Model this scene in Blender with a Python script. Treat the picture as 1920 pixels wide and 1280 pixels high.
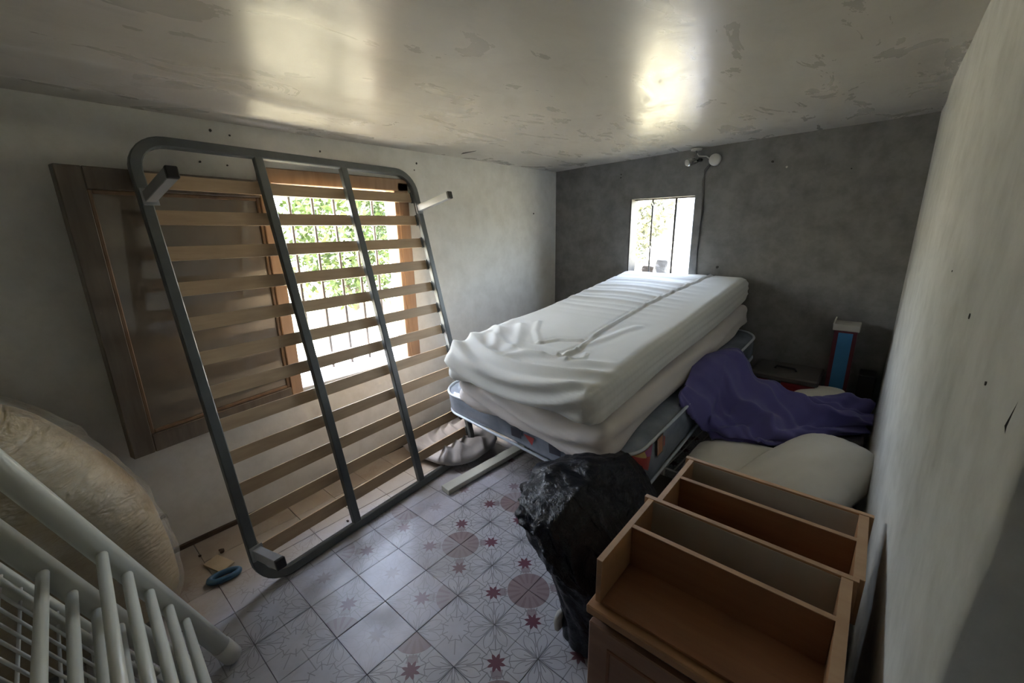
import bpy, bmesh, math, random
import numpy as np
from mathutils import Matrix, Vector
random.seed(7); rng = np.random.default_rng(7)
for o in list(bpy.data.objects): bpy.data.objects.remove(o)
C = bpy.context.scene.collection
SC = bpy.context.scene
PI = math.pi

# ---------------------------------------------------------------- camera
cd = bpy.data.cameras.new('camera'); cam = bpy.data.objects.new('camera', cd); C.objects.link(cam)
cd.sensor_fit = 'HORIZONTAL'; cd.sensor_width = 36.0; cd.lens = 36.0*789.2/1920.0
cd.clip_start = 0.02; cd.clip_end = 200
rt = Vector((0.75933, 0.65046, -0.01777)); dn = Vector((0.15575, -0.20820, -0.96561)); fw = Vector((-0.63179, 0.73045, -0.25940))
m = Matrix((rt, -dn, -fw)).transposed().to_4x4(); m.translation = Vector((0, 0, 1.405)); cam.matrix_world = m
SC.camera = cam

# ---------------------------------------------------------------- world, sun, exposure
w = bpy.data.worlds.new('world'); SC.world = w; w.use_nodes = True
nt = w.node_tree; nt.nodes.clear()
wo = nt.nodes.new('ShaderNodeOutputWorld'); bg = nt.nodes.new('ShaderNodeBackground'); sky = nt.nodes.new('ShaderNodeTexSky')
sky.sky_type = 'NISHITA'; sky.sun_disc = False; sky.sun_elevation = math.radians(52); sky.sun_rotation = math.radians(195)
sky.air_density = 1.2; sky.dust_density = 3.0
hs = nt.nodes.new('ShaderNodeHueSaturation'); hs.inputs['Saturation'].default_value = 0.6
nt.links.new(sky.outputs[0], hs.inputs['Color']); nt.links.new(hs.outputs[0], bg.inputs[0]); nt.links.new(bg.outputs[0], wo.inputs[0])
bg.inputs[1].default_value = 1.0
sd = bpy.data.lights.new('sun', 'SUN'); sd.energy = 6.0; sd.angle = math.radians(0.6); sd.color = (1, .96, .88)
so = bpy.data.objects.new('sun', sd); C.objects.link(so)
so.rotation_euler = Vector((-0.22, -0.75, 1.0)).to_track_quat('Z', 'Y').to_euler(); so.location = (-1, -3, 6)
def portal(name, loc, direction, sx, sy):
    l = bpy.data.lights.new(name, 'AREA'); l.shape = 'RECTANGLE'; l.size = sx; l.size_y = sy
    try: l.cycles.is_portal = True
    except Exception: pass
    o = bpy.data.objects.new(name, l); C.objects.link(o); o.location = loc
    o.rotation_euler = Vector(direction).to_track_quat('-Z', 'Y').to_euler()
portal('window_daylight', (-2.50, 1.24, 1.13), (1, 0, 0), 0.80, 1.10)
portal('small_window_daylight', (-1.30, 3.40, 1.27), (0, -1, 0), 0.52, 0.72)
vs = SC.view_settings
vs.view_transform = 'Standard'; vs.look = 'None'; vs.gamma = 1.0; vs.use_curve_mapping = False
vs.exposure = 2.75

# ---------------------------------------------------------------- node helpers
class N:
    """tiny expression wrapper over math nodes"""
    def __init__(s, t, k): s.t = t; s.k = k
    def op(s, o, b=None, c=None):
        n = s.t.nodes.new('ShaderNodeMath'); n.operation = o
        for i, v in enumerate((s, b, c)):
            if v is None: continue
            if isinstance(v, N): s.t.links.new(v.k, n.inputs[i])
            else: n.inputs[i].default_value = v
        return N(s.t, n.outputs[0])
    def __add__(s, b): return s.op('ADD', b)
    def __sub__(s, b): return s.op('SUBTRACT', b)
    def __mul__(s, b): return s.op('MULTIPLY', b)
    def __truediv__(s, b): return s.op('DIVIDE', b)
    def lt(s, b): return s.op('LESS_THAN', b)
    def gt(s, b): return s.op('GREATER_THAN', b)
    def mn(s, b): return s.op('MINIMUM', b)
    def mx(s, b): return s.op('MAXIMUM', b)
    def ab(s): return s.op('ABSOLUTE')
    def frac(s): return s.op('FRACT')
    def sq(s): return s*s
def mat(name, col, rough=0.6, metal=0.0, spec=0.5, sheen=0.0):
    mm = bpy.data.materials.new(name); mm.use_nodes = True
    b = mm.node_tree.nodes['Principled BSDF']
    b.inputs['Base Color'].default_value = (*col, 1); b.inputs['Roughness'].default_value = rough
    b.inputs['Metallic'].default_value = metal; b.inputs['Specular IOR Level'].default_value = spec
    mm.diffuse_color = (*col, 1)
    return mm
def P(mm): return mm.node_tree.nodes['Principled BSDF']
def noise(mm, scale, detail=4, rough=.55, coord='Object', stretch=None, dist=0):
    t = mm.node_tree; tc = t.nodes.new('ShaderNodeTexCoord'); n = t.nodes.new('ShaderNodeTexNoise')
    n.inputs['Scale'].default_value = scale; n.inputs['Detail'].default_value = detail; n.inputs['Roughness'].default_value = rough
    n.inputs['Distortion'].default_value = dist
    src = tc.outputs[coord]
    if coord == 'World':
        pass
    if stretch:
        mp = t.nodes.new('ShaderNodeMapping'); mp.inputs['Scale'].default_value = stretch
        t.links.new(src, mp.inputs[0]); src = mp.outputs[0]
    t.links.new(src, n.inputs['Vector'])
    return n.outputs['Fac']
def ramp(mm, fac, stops):
    t = mm.node_tree; r = t.nodes.new('ShaderNodeValToRGB'); e = r.color_ramp.elements
    while len(e) < len(stops): e.new(0.5)
    for el, (p, c) in zip(e, stops): el.position = p; el.color = (*c, 1) if len(c) == 3 else c
    t.links.new(fac, r.inputs[0]); return r.outputs[0]
def g3(v): return (v, v, v)
def mix(mm, fac, a, b):
    t = mm.node_tree; n = t.nodes.new('ShaderNodeMix'); n.data_type = 'RGBA'
    if isinstance(fac, (int, float)): n.inputs[0].default_value = fac
    else: t.links.new(fac.k if isinstance(fac, N) else fac, n.inputs[0])
    for i, v in ((6, a), (7, b)):
        if isinstance(v, tuple): n.inputs[i].default_value = (*v, 1)
        else: t.links.new(v, n.inputs[i])
    return n.outputs[2]
def setc(mm, out): mm.node_tree.links.new(out, P(mm).inputs['Base Color'])
def bump(mm, fac, strength=.3, dist=.01):
    t = mm.node_tree; b = t.nodes.new('ShaderNodeBump'); b.inputs['Strength'].default_value = strength; b.inputs['Distance'].default_value = dist
    t.links.new(fac, b.inputs['Height'])
    prev = P(mm).inputs['Normal']
    if prev.links: t.links.new(prev.links[0].from_socket, b.inputs['Normal'])
    t.links.new(b.outputs[0], P(mm).inputs['Normal'])
def noisy(name, a, b, scale, rough=.6, lo=.35, hi=.65, bs=0, bd=.005, bscale=None, **k):
    stretch = k.pop('stretch', None); mm = mat(name, a, rough, **k)
    f = noise(mm, scale, stretch=stretch); setc(mm, ramp(mm, f, [(lo, a), (hi, b)]))
    if bs: bump(mm, noise(mm, bscale or scale*3, stretch=stretch), bs, bd)
    return mm

# ---------------------------------------------------------------- materials
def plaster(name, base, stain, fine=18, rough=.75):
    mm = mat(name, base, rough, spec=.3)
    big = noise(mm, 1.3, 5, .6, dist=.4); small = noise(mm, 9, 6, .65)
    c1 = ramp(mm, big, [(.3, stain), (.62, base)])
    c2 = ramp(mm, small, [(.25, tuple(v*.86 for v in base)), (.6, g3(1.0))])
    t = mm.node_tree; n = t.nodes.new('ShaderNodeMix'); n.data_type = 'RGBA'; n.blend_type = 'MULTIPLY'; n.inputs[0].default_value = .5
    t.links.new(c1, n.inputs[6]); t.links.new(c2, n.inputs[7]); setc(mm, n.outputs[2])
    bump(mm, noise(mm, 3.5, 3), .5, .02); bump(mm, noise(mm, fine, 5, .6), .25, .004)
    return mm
M = {}
M['wall_white'] = plaster('white_plaster', (.84, .825, .78), (.77, .755, .705))
M['wall_grey'] = plaster('grey_plaster', (.25, .247, .24), (.23, .227, .218))
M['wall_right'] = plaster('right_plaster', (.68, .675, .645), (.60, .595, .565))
M['jamb'] = plaster('jamb_plaster', (.17, .17, .16), (.13, .13, .125))
# glossy enamelled ceiling with trowel marks
cm = mat('ceiling_gloss_paint', (.44, .415, .37), .33, spec=.36)
cb = noise(cm, 1.6, 5, .6, dist=.5)
cs = noise(cm, 7, 5, .6, stretch=(1.0, .45, 1), dist=.8)
c1 = ramp(cm, cb, [(.32, (.48, .455, .41)), (.66, (.56, .535, .485))])
setc(cm, mix(cm, ramp(cm, cs, [(.56, g3(0)), (.80, g3(.30))]), c1, (.34, .32, .285)))
rr = ramp(cm, cs, [(.40, g3(.27)), (.60, g3(.33)), (.74, g3(.48))])
cm.node_tree.links.new(rr, P(cm).inputs['Roughness'])
bump(cm, noise(cm, 2.2, 3, .5, dist=.3), .07, .02)
bump(cm, noise(cm, 9, 4, .6, stretch=(1.0, .5, 1), dist=1.0), .38, .003)
bump(cm, noise(cm, 45, 3, .6), .12, .002)
M['ceiling'] = cm
M['grout'] = noisy('grout', (.10, .09, .08), (.20, .18, .15), 9, .8)

def tile_mat(name, fade, gloss, tint=(.50, .50, .53), flower=False):
    mm = mat(name, tint, gloss)
    t = mm.node_tree; tc = t.nodes.new('ShaderNodeTexCoord'); sp = t.nodes.new('ShaderNodeSeparateXYZ')
    t.links.new(tc.outputs['Object'], sp.inputs[0])
    x = N(t, sp.outputs[0]); y = N(t, sp.outputs[1])
    def polar(cx, cy):
        dx, dy = x-cx, y-cy
        return (dx.sq()+dy.sq()).op('SQRT'), dy.op('ARCTAN2', dx)
    r0, a0 = polar(0., 0.)
    # eight pointed star
    k = (a0/(PI/4)+10.0).frac()-0.5          # -.5..+.5 inside one point
    k = k.ab()*2.0                            # 0 tip .. 1 valley
    star = r0.lt(N(t, (k*(-0.0165)).k)+0.0335)
    rm, am = polar(-.1, -.1)
    med = rm.lt(.085)
    med = med*(0.0 if flower else 1.0)
    wedge = (am/(PI/8)+10.25).frac().lt(.42)*rm.gt(.035)
    # triangles between the medallion and the flowers
    ring = rm.gt(.088)*rm.lt(.125)
    tri = ring*((am/(PI/2)+20.5).frac()-.5).ab().op('SUBTRACT', 0.5).ab().lt(N(t, ((rm-.088)*.0+.10).k)-(rm-.088)*(-0.6)-0.0)
    tri = tri*rm.lt(.118)*(0.0 if flower else 1.0)
    lines = None
    W = .0016
    def add(v):
        nonlocal lines
        lines = v if lines is None else lines.mx(v)
    for cx, cy in ((.1, -.1), (.1, .1), (-.1, .1)):
        rf, af = polar(cx, cy)
        ph = (af/(PI/4)+10.0).frac()-.5       # radial rays each 45 deg
        add((ph.ab()*(PI/4)*rf).lt(W*.8)*rf.lt(.05))
        # petal outlines : lens shape in polar coordinates
        lens = (ph.ab()*(PI/4) - (rf*32.5).op('SINE').ab()*0.30).ab()*rf
        add(lens.lt(W*.8)*rf.lt(.096))
    ph0 = (a0/(PI/4)+10.0).frac()-.5
    add((ph0.ab()*(PI/4)*r0).lt(W)*r0.gt(.03)*r0.lt(.062)*(med*(-1.0)+1.0))
    add((r0-.052+ph0.ab()*.018).ab().lt(W)*(med*(-1.0)+1.0))
    ph1 = (a0/(PI/4)+10.5).frac()-.5
    add((ph1.ab()*(PI/4)*r0).lt(W)*r0.gt(.045)*r0.lt(.10)*(med*(-1.0)+1.0))
    n1 = noise(mm, 14, 5, .6); base = ramp(mm, n1, [(.3, tuple(v*.86 for v in tint)), (.65, tint)])
    maroon = (.135, .045, .065); dull = (.275, .21, .215); dull2 = (.215, .155, .165); line = (.21, .205, .215)
    c = mix(mm, lines*(.85*(1-fade)+.12), base, line)
    c = mix(mm, med*(1-fade), c, dull); c = mix(mm, med*wedge*(1-fade)*.8, c, dull2)
    c = mix(mm, tri*(1-fade)*.8, c, (.24, .19, .20))
    c = mix(mm, star*(0.0 if flower else 1-fade*.75), c, maroon)
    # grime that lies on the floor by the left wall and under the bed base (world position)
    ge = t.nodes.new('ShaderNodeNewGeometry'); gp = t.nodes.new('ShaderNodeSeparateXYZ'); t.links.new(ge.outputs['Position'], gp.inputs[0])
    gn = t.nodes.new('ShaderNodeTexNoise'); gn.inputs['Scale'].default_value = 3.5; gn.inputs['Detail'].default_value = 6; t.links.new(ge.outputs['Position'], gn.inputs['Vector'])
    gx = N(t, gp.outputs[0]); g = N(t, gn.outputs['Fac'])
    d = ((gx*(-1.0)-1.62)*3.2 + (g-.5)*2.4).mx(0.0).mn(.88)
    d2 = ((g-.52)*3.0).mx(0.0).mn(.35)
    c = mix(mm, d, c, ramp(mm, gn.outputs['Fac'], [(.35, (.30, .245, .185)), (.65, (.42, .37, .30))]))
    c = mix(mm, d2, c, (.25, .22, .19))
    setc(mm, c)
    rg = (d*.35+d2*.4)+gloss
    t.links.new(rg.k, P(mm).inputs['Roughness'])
    bump(mm, noise(mm, 30, 3), .08, .002)
    return mm
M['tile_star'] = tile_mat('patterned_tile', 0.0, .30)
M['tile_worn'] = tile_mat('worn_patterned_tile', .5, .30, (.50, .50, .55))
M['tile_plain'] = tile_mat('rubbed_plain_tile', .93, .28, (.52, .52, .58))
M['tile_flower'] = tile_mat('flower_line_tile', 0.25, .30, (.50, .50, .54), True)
M['baseboard'] = noisy('dirty_skirting', (.055, .035, .022), (.10, .065, .04), 12, .7)
def wood(name, a, b, stretch=(1, 14, 14), rough=.45, scale=3):
    mm = mat(name, a, rough); f = noise(mm, scale, 5, .6, stretch=stretch)
    setc(mm, ramp(mm, f, [(.35, a), (.65, b)])); bump(mm, f, .08, .002); return mm
M['slat'] = wood('beech_slat', (.40, .28, .17), (.47, .34, .21), (14, 1, 14), .38)
M['win_wood'] = wood('varnished_window_wood', (.30, .185, .11), (.38, .245, .155), (10, 10, 1), .4)
M['bead_wood'] = wood('casement_bead_wood', (.16, .095, .05), (.22, .135, .075), (10, 10, 1), .4)
M['case_wood'] = wood('casement_wood', (.105, .082, .060), (.15, .12, .09), (10, 10, 1), .35)
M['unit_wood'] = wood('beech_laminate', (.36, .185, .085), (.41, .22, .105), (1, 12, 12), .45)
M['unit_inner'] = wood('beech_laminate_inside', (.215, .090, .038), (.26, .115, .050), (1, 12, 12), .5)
M['unit_edge'] = wood('beech_edge', (.47, .29, .165), (.53, .34, .20), (1, 12, 12), .5)
M['hardboard'] = noisy('pale_hardboard', (.38, .335, .265), (.43, .385, .31), 6, .6)
M['chest_front'] = wood('chest_front', (.25, .135, .085), (.30, .17, .11), (1, 10, 10), .5)
M['frame_metal'] = noisy('grey_green_powdercoat', (.085, .095, .095), (.115, .125, .122), 8, .38)
M['leg_metal'] = noisy('silver_grey_paint', (.30, .31, .32), (.36, .37, .38), 8, .35)
M['black'] = mat('black_plastic', (.012, .012, .013), .4)
M['white_paint'] = noisy('white_enamel', (.57, .57, .49), (.64, .64, .56), 6, .38)
M['white_metal'] = noisy('white_coated_wire', (.60, .60, .57), (.68, .68, .65), 8, .4)
def cloth(name, a, b, rough=.85, weave=420):
    mm = mat(name, a, rough, spec=.25); setc(mm, ramp(mm, noise(mm, 3.5, 4), [(.35, a), (.65, b)]))
    bump(mm, noise(mm, weave, 2), .12, .001); P(mm).inputs['Sheen Weight'].default_value = .15; return mm
M['cover_white'] = cloth('white_stretch_cover', (.74, .755, .73), (.80, .81, .79))
M['cover_pink'] = cloth('pinkish_white_cover', (.70, .655, .63), (.76, .71, .68))
M['pillow'] = cloth('ecru_pillow', (.74, .70, .62), (.80, .765, .685))
M['purple'] = cloth('purple_blue_towel', (.115, .105, .30), (.135, .125, .34), .9)
M['grey_cloth'] = cloth('crumpled_grey_cloth', (.27, .255, .25), (.38, .36, .35))
# plastic wrapped mattress body
mp = mat('plastic_wrapped_ticking', (.16, .19, .24), .12, spec=.7)
setc(mp, ramp(mp, noise(mp, 7, 5), [(.3, (.17, .20, .245)), (.7, (.31, .35, .41))]))
bump(mp, noise(mp, 14, 5, .6, dist=1.2), .35, .006); M['wrap'] = mp
M['piping'] = mat('white_piping', (.62, .68, .74), .3)
M['decal_red'] = mat('print_red', (.42, .045, .04), .3); M['decal_orange'] = mat('print_orange', (.50, .20, .10), .3)
M['decal_purple'] = mat('print_purple', (.30, .06, .22), .3); M['decal_white'] = mat('print_white', (.50, .52, .52), .3)
M['decal_dark'] = mat('print_dark', (.035, .035, .05), .3); M['decal_yellow'] = mat('print_yellow', (.50, .36, .13), .3)
# bin bag
bb = mat('black_bin_liner', (.003, .004, .010), .22, spec=.42)
bump(bb, noise(bb, 22, 5, .65, dist=1.5), .8, .014); bump(bb, noise(bb, 60, 4, .6, dist=1.0), .3, .004); M['bag'] = bb
# foam in clear film
fo = mat('yellow_foam_in_film', (.36, .25, .10), .62)
setc(fo, ramp(fo, noise(fo, 3.0, 4), [(.3, (.30, .205, .08)), (.7, (.42, .31, .15))])); bump(fo, noise(fo, 25, 4), .15, .004)
P(fo).inputs['Coat Weight'].default_value = .2; P(fo).inputs['Coat Roughness'].default_value = .16
t = fo.node_tree; bq = t.nodes.new('ShaderNodeBump'); bq.inputs['Strength'].default_value = .7; bq.inputs['Distance'].default_value = .02
t.links.new(noise(fo, 7, 4, .6, stretch=(1, .8, 3), dist=2.0), bq.inputs['Height']); t.links.new(bq.outputs[0], P(fo).inputs['Coat Normal'])
bump(fo, noise(fo, 5, 4), .6, .03); M['foam'] = fo
fm = mat('clear_film', (.80, .80, .72), .10, spec=.9)
tt = fm.node_tree; tr = tt.nodes.new('ShaderNodeBsdfTransparent'); mx = tt.nodes.new('ShaderNodeMixShader'); mx.inputs[0].default_value = .28
tt.links.new(tr.outputs[0], mx.inputs[1]); tt.links.new(P(fm).outputs[0], mx.inputs[2]); tt.links.new(mx.outputs[0], tt.nodes['Material Output'].inputs[0])
bump(fm, noise(fm, 10, 3, .5, stretch=(1, 1.0, 2.5), dist=2.5), 1.0, .035); M['film'] = fm
# casement pane, opaque mottled brown in place of clear glass
gl = mat('opaque_brown_pane', (.105, .088, .068), .06, spec=.9)
setc(gl, ramp(gl, noise(gl, 4, 5), [(.3, (.14, .115, .088)), (.7, (.20, .168, .13))])); M['pane'] = gl
M['red'] = mat('red_plastic', (.22, .012, .018), .4); M['grey_lid'] = mat('grey_brown_lid', (.085, .075, .07), .5)
M['blue'] = noisy('blue_card', (.045, .20, .42), (.055, .23, .47), 6, .5); M['box_red'] = mat('red_card', (.12, .018, .03), .6)
M['card_white'] = noisy('white_card', (.42, .41, .37), (.50, .48, .44), 9, .7)
M['chrome'] = mat('chrome', (.55, .55, .55), .15, 1.0); M['cream'] = mat('cream_plastic', (.62, .61, .57), .4)
M['conduit'] = noisy('painted_cable', (.13, .125, .12), (.17, .165, .155), 20, .6)
M['rust'] = noisy('window_bar_paint', (.035, .030, .026), (.07, .055, .045), 15, .6)
M['leaf'] = noisy('leaf', (.035, .060, .012), (.10, .14, .035), 3, .5); P(M['leaf']).inputs['Transmission Weight'].default_value = 0
M['leaf2'] = noisy('pale_leaf', (.07, .075, .045), (.16, .165, .10), 3, .55)
M['bark'] = noisy('bark', (.13, .10, .08), (.24, .20, .16), 9, .8)
M['ground'] = noisy('dry_grass_ground', (.22, .19, .11), (.50, .46, .30), 1.2, .9, bs=.5, bscale=9, bd=.05)
M['post'] = mat('pale_blue_post', (.20, .225, .30), .6); M['rubble'] = noisy('rubble', (.34, .32, .30), (.5, .47, .44), 10, .8)
M['tool_blue'] = mat('blue_plastic', (.05, .13, .22), .4); M['tool_wood'] = noisy('cream_board', (.40, .33, .22), (.50, .42, .30), 8, .7)
M['zinc'] = mat('white_sill_metal', (.66, .68, .72), .35)

# ---------------------------------------------------------------- mesh helpers
def V(*a): return np.array(a, float)
def nrm(v): v = np.asarray(v, float); return v/np.linalg.norm(v)
class MB:
    def __init__(s): s.v = []; s.f = []; s.n = 0
    def add(s, v, f):
        v = np.asarray(v, float); s.v.append(v); s.f += [tuple(int(i)+s.n for i in q) for q in f]; s.n += len(v); return s
    def box(s, o, ex, ey, ez, c=0.0):
        """oriented box centred at o with half-extent vectors"""
        o, ex, ey, ez = [np.asarray(q, float) for q in (o, ex, ey, ez)]
        if c <= 0:
            vs_ = [o+a*ex+b*ey+d*ez for a in (-1, 1) for b in (-1, 1) for d in (-1, 1)]
            fs_ = [(0, 1, 3, 2), (4, 6, 7, 5), (0, 4, 5, 1), (2, 3, 7, 6), (0, 2, 6, 4), (1, 5, 7, 3)]
            if np.dot(np.cross(ex, ey), ez) < 0: fs_ = [q[::-1] for q in fs_]
            return s.add(vs_, fs_)
        L = [np.linalg.norm(q) for q in (ex, ey, ez)]; c = min([c]+[l*.49 for l in L])
        b = bmesh.new(); bmesh.ops.create_cube(b, size=2)
        for v in b.verts: v.co = Vector((v.co.x*L[0], v.co.y*L[1], v.co.z*L[2]))
        bmesh.ops.bevel(b, geom=list(b.edges), offset=c, segments=1, affect='EDGES', profile=.5)
        R = np.array([ex/L[0], ey/L[1], ez/L[2]])
        b.verts.index_update()
        vs_ = np.array([v.co[:] for v in b.verts])@R+o; fs_ = [[v.index for v in f.verts] for f in b.faces]; b.free()
        if np.linalg.det(R) < 0: fs_ = [q[::-1] for q in fs_]
        return s.add(vs_, fs_)
    def abox(s, x0, x1, y0, y1, z0, z1, c=0.0):
        return s.box(((x0+x1)/2, (y0+y1)/2, (z0+z1)/2), ((x1-x0)/2, 0, 0), (0, (y1-y0)/2, 0), (0, 0, (z1-z0)/2), c)
    def sweep(s, path, prof, up=(0, 0, 1), closed=False, caps=True, scale=None):
        """prof: list of (a,b) in side/up axes"""
        path = np.asarray(path, float); n = len(path); m_ = len(prof); vs_ = []
        for i in range(n):
            if closed: tg = nrm(path[(i+1) % n]-path[i-1])
            else: tg = nrm(path[min(i+1, n-1)]-path[max(i-1, 0)])
            u = np.asarray(up, float); sd_ = np.cross(tg, u)
            if np.linalg.norm(sd_) < 1e-4: sd_ = np.cross(tg, V(1, .2, 0))
            sd_ = nrm(sd_); u2 = np.cross(sd_, tg); k = 1 if scale is None else scale[i]
            # mitre
            mt = 1.0
            for a, b in prof: vs_.append(path[i]+(sd_*a+u2*b)*k)
        fs_ = []
        for i in range(n if closed else n-1):
            j = (i+1) % n
            for q in range(m_):
                r = (q+1) % m_; fs_.append((i*m_+q, i*m_+r, j*m_+r, j*m_+q))
        if caps and not closed: fs_.append(tuple(range(m_))[::-1]); fs_.append(tuple(range((n-1)*m_, n*m_)))
        return s.add(vs_, fs_)
    def tube(s, path, r, seg=10, **k): return s.sweep(path, [(r*math.cos(2*PI*i/seg), r*math.sin(2*PI*i/seg)) for i in range(seg)], **k)
    def build(s, name, m_, parent=None, smooth=False, weld=0):
        v = np.concatenate(s.v) if s.v else np.zeros((0, 3))
        if parent is not None:
            p = parent; off = V(0, 0, 0)
            while p is not None: off = off+np.array(p.location); p = p.parent
            v = v-off
        me = bpy.data.meshes.new(name); me.from_pydata(v.tolist(), [], s.f); me.update()
        if weld:
            b = bmesh.new(); b.from_mesh(me); bmesh.ops.remove_doubles(b, verts=b.verts, dist=weld); bmesh.ops.recalc_face_normals(b, faces=b.faces); b.to_mesh(me); b.free()
        o = bpy.data.objects.new(name, me); C.objects.link(o); o.parent = parent
        if m_ is not None: me.materials.append(m_)
        if smooth: me.polygons.foreach_set('use_smooth', [True]*len(me.polygons))
        return o
def tag(o, label=None, cat=None, group=None, kind=None):
    if label: o['label'] = label
    if cat: o['category'] = cat
    if group: o['group'] = group
    if kind: o['kind'] = kind
    return o
def thing(name, label, cat, loc, group=None):
    o = bpy.data.objects.new(name, None); C.objects.link(o); o.location = loc; o.empty_display_size = .1
    return tag(o, label, cat, group)
def centred(o):
    """move a top-level mesh's origin to its base centre"""
    v = np.array([q.co[:] for q in o.data.vertices]); c = (v.min(0)+v.max(0))/2; c[2] = v[:, 2].min()
    o.data.transform(Matrix.Translation(Vector(-c))); o.location = Vector(c); return o
# smooth value noise in numpy
_T = rng.random((64, 64, 64))
def vnoise(p):
    p = np.asarray(p, float); i = np.floor(p).astype(int); f = p-i; f = f*f*(3-2*f); r = 0
    for dx in (0, 1):
        for dy in (0, 1):
            for dz in (0, 1):
                wgt = (f[:, 0] if dx else 1-f[:, 0])*(f[:, 1] if dy else 1-f[:, 1])*(f[:, 2] if dz else 1-f[:, 2])
                r = r+wgt*_T[(i[:, 0]+dx) % 64, (i[:, 1]+dy) % 64, (i[:, 2]+dz) % 64]
    return r*2-1
def fbm(p, o=3):
    p = np.asarray(p, float); r = 0; a = 1
    for k in range(o): r = r+a*vnoise(p*2**k+k*7.3); a *= .5
    return r
def ridge(x, sharp=2.0): return (1-np.abs(((x % 1)*2-1)))**sharp
def round_box(h, r, step):
    """grid-faced rounded box, half sizes h: returns verts, faces, normals (welded)"""
    h = np.asarray(h, float); vs_ = []; fs_ = []; nv = 0
    for ax in range(3):
        a, b = [(1, 2), (2, 0), (0, 1)][ax]
        na = max(2, int(2*h[a]/step)); nb = max(2, int(2*h[b]/step))
        ga = np.linspace(-h[a], h[a], na+1); gb = np.linspace(-h[b], h[b], nb+1)
        A, B = np.meshgrid(ga, gb, indexing='ij')
        for sg in (-1, 1):
            q = np.zeros((A.size, 3)); q[:, a] = A.ravel(); q[:, b] = B.ravel(); q[:, ax] = sg*h[ax]
            vs_.append(q)
            for i in range(na):
                for j in range(nb):
                    k0 = nv+i*(nb+1)+j; f = (k0, k0+nb+1, k0+nb+2, k0+1); fs_.append(f if sg > 0 else f[::-1])
            nv += A.size
    v = np.concatenate(vs_)
    key = {}; idx = np.zeros(len(v), int); out = []
    for i, q in enumerate(np.round(v, 5)):
        k = tuple(q)
        if k not in key: key[k] = len(out); out.append(v[i])
        idx[i] = key[k]
    v = np.array(out); fs_ = [tuple(idx[j] for j in f) for f in fs_]
    r = np.minimum(np.asarray(r, float)*np.ones(3), h)
    inner = np.clip(v, -(h-r), h-r); d = (v-inner)/r
    ln = np.linalg.norm(d, axis=1); ln[ln < 1e-9] = 1; n_ = d/ln[:, None]
    v = inner+n_*r
    nn = n_/r; nn /= np.linalg.norm(nn, axis=1)[:, None]
    return v, fs_, nn

# ================================================================ SETTING
XL, XR, YF, YN = -2.245, 0.118, 3.222, -1.0
# floor slab and tiles
fl = MB().abox(-2.45, 1.2, -1.1, 3.4, -.12, -.008).build('floor', M['grout']); fl['kind'] = 'structure'
tm = {}
def tile_mesh(mn, var):
    k = (mn, var)
    if k not in tm:
        b = bmesh.new(); bmesh.ops.create_cube(b, size=1)
        for v in b.verts: v.co = Vector((v.co.x*.1982, v.co.y*.1982, v.co.z*.012-.006))
        bmesh.ops.bevel(b, geom=[e for e in b.edges if all(v.co.z > -.003 for v in e.verts)], offset=.0009, segments=1, affect='EDGES')
        me = bpy.data.meshes.new('tile'); b.to_mesh(me); b.free(); me.materials.append(M[mn]); tm[k] = me
    return tm[k]
plain = {(0, 0), (1, -1), (-1, -1), (-1, 2), (-1, 4)}; worn = {(0, -1), (-1, 0), (0, 1), (1, 0), (-1, 1), (-1, 3), (0, 4), (1, 5), (-2, -2)}
over = {(1, 0): 2, (2, -1): 3, (0, -1): 1, (3, 0): 1, (3, -1): 2}
flower = {(2, 0), (2, -2), (1, -2), (0, -2), (-1, -2), (-2, -1), (-2, -2), (0, -3), (1, -3), (-1, -3)}
for i in range(-4, 8):
    for j in range(-5, 13):
        mn = 'tile_flower' if (i, j) in flower else 'tile_plain' if (i, j) in plain or (i <= -2 and (i*7+j*5) % 3) else 'tile_worn' if (i, j) in worn or i <= -2 else 'tile_star'
        o = bpy.data.objects.new('tile', tile_mesh(mn, 0)); C.objects.link(o); o.parent = fl
        k = {(1, 0): 0, (0, 0): 1, (0, 1): 2, (1, 1): 3}[(i % 2, j % 2)]; k = over.get((i, j), k)
        o.location = (-1.464+.2*(i+.5), .672+.2*(j+.5), random.uniform(-.0012, .0008)); o.rotation_euler = (random.uniform(-.003, .003), random.uniform(-.003, .003), k*PI/2)
# left wall with window hole
WY0, WY1, WZ0, WZ1 = .86, 1.625, .60, 1.665
b = MB(); x0 = XL-.22
b.abox(x0, XL, YN-.2, WY0, -.1, 2.1); b.abox(x0, XL, WY1, YF+.2, -.1, 2.1); b.abox(x0, XL, WY0, WY1, -.1, WZ0); b.abox(x0, XL, WY0, WY1, WZ1, 2.1)
wl = b.build('wall_left', M['wall_white']); wl['kind'] = 'structure'
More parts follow.
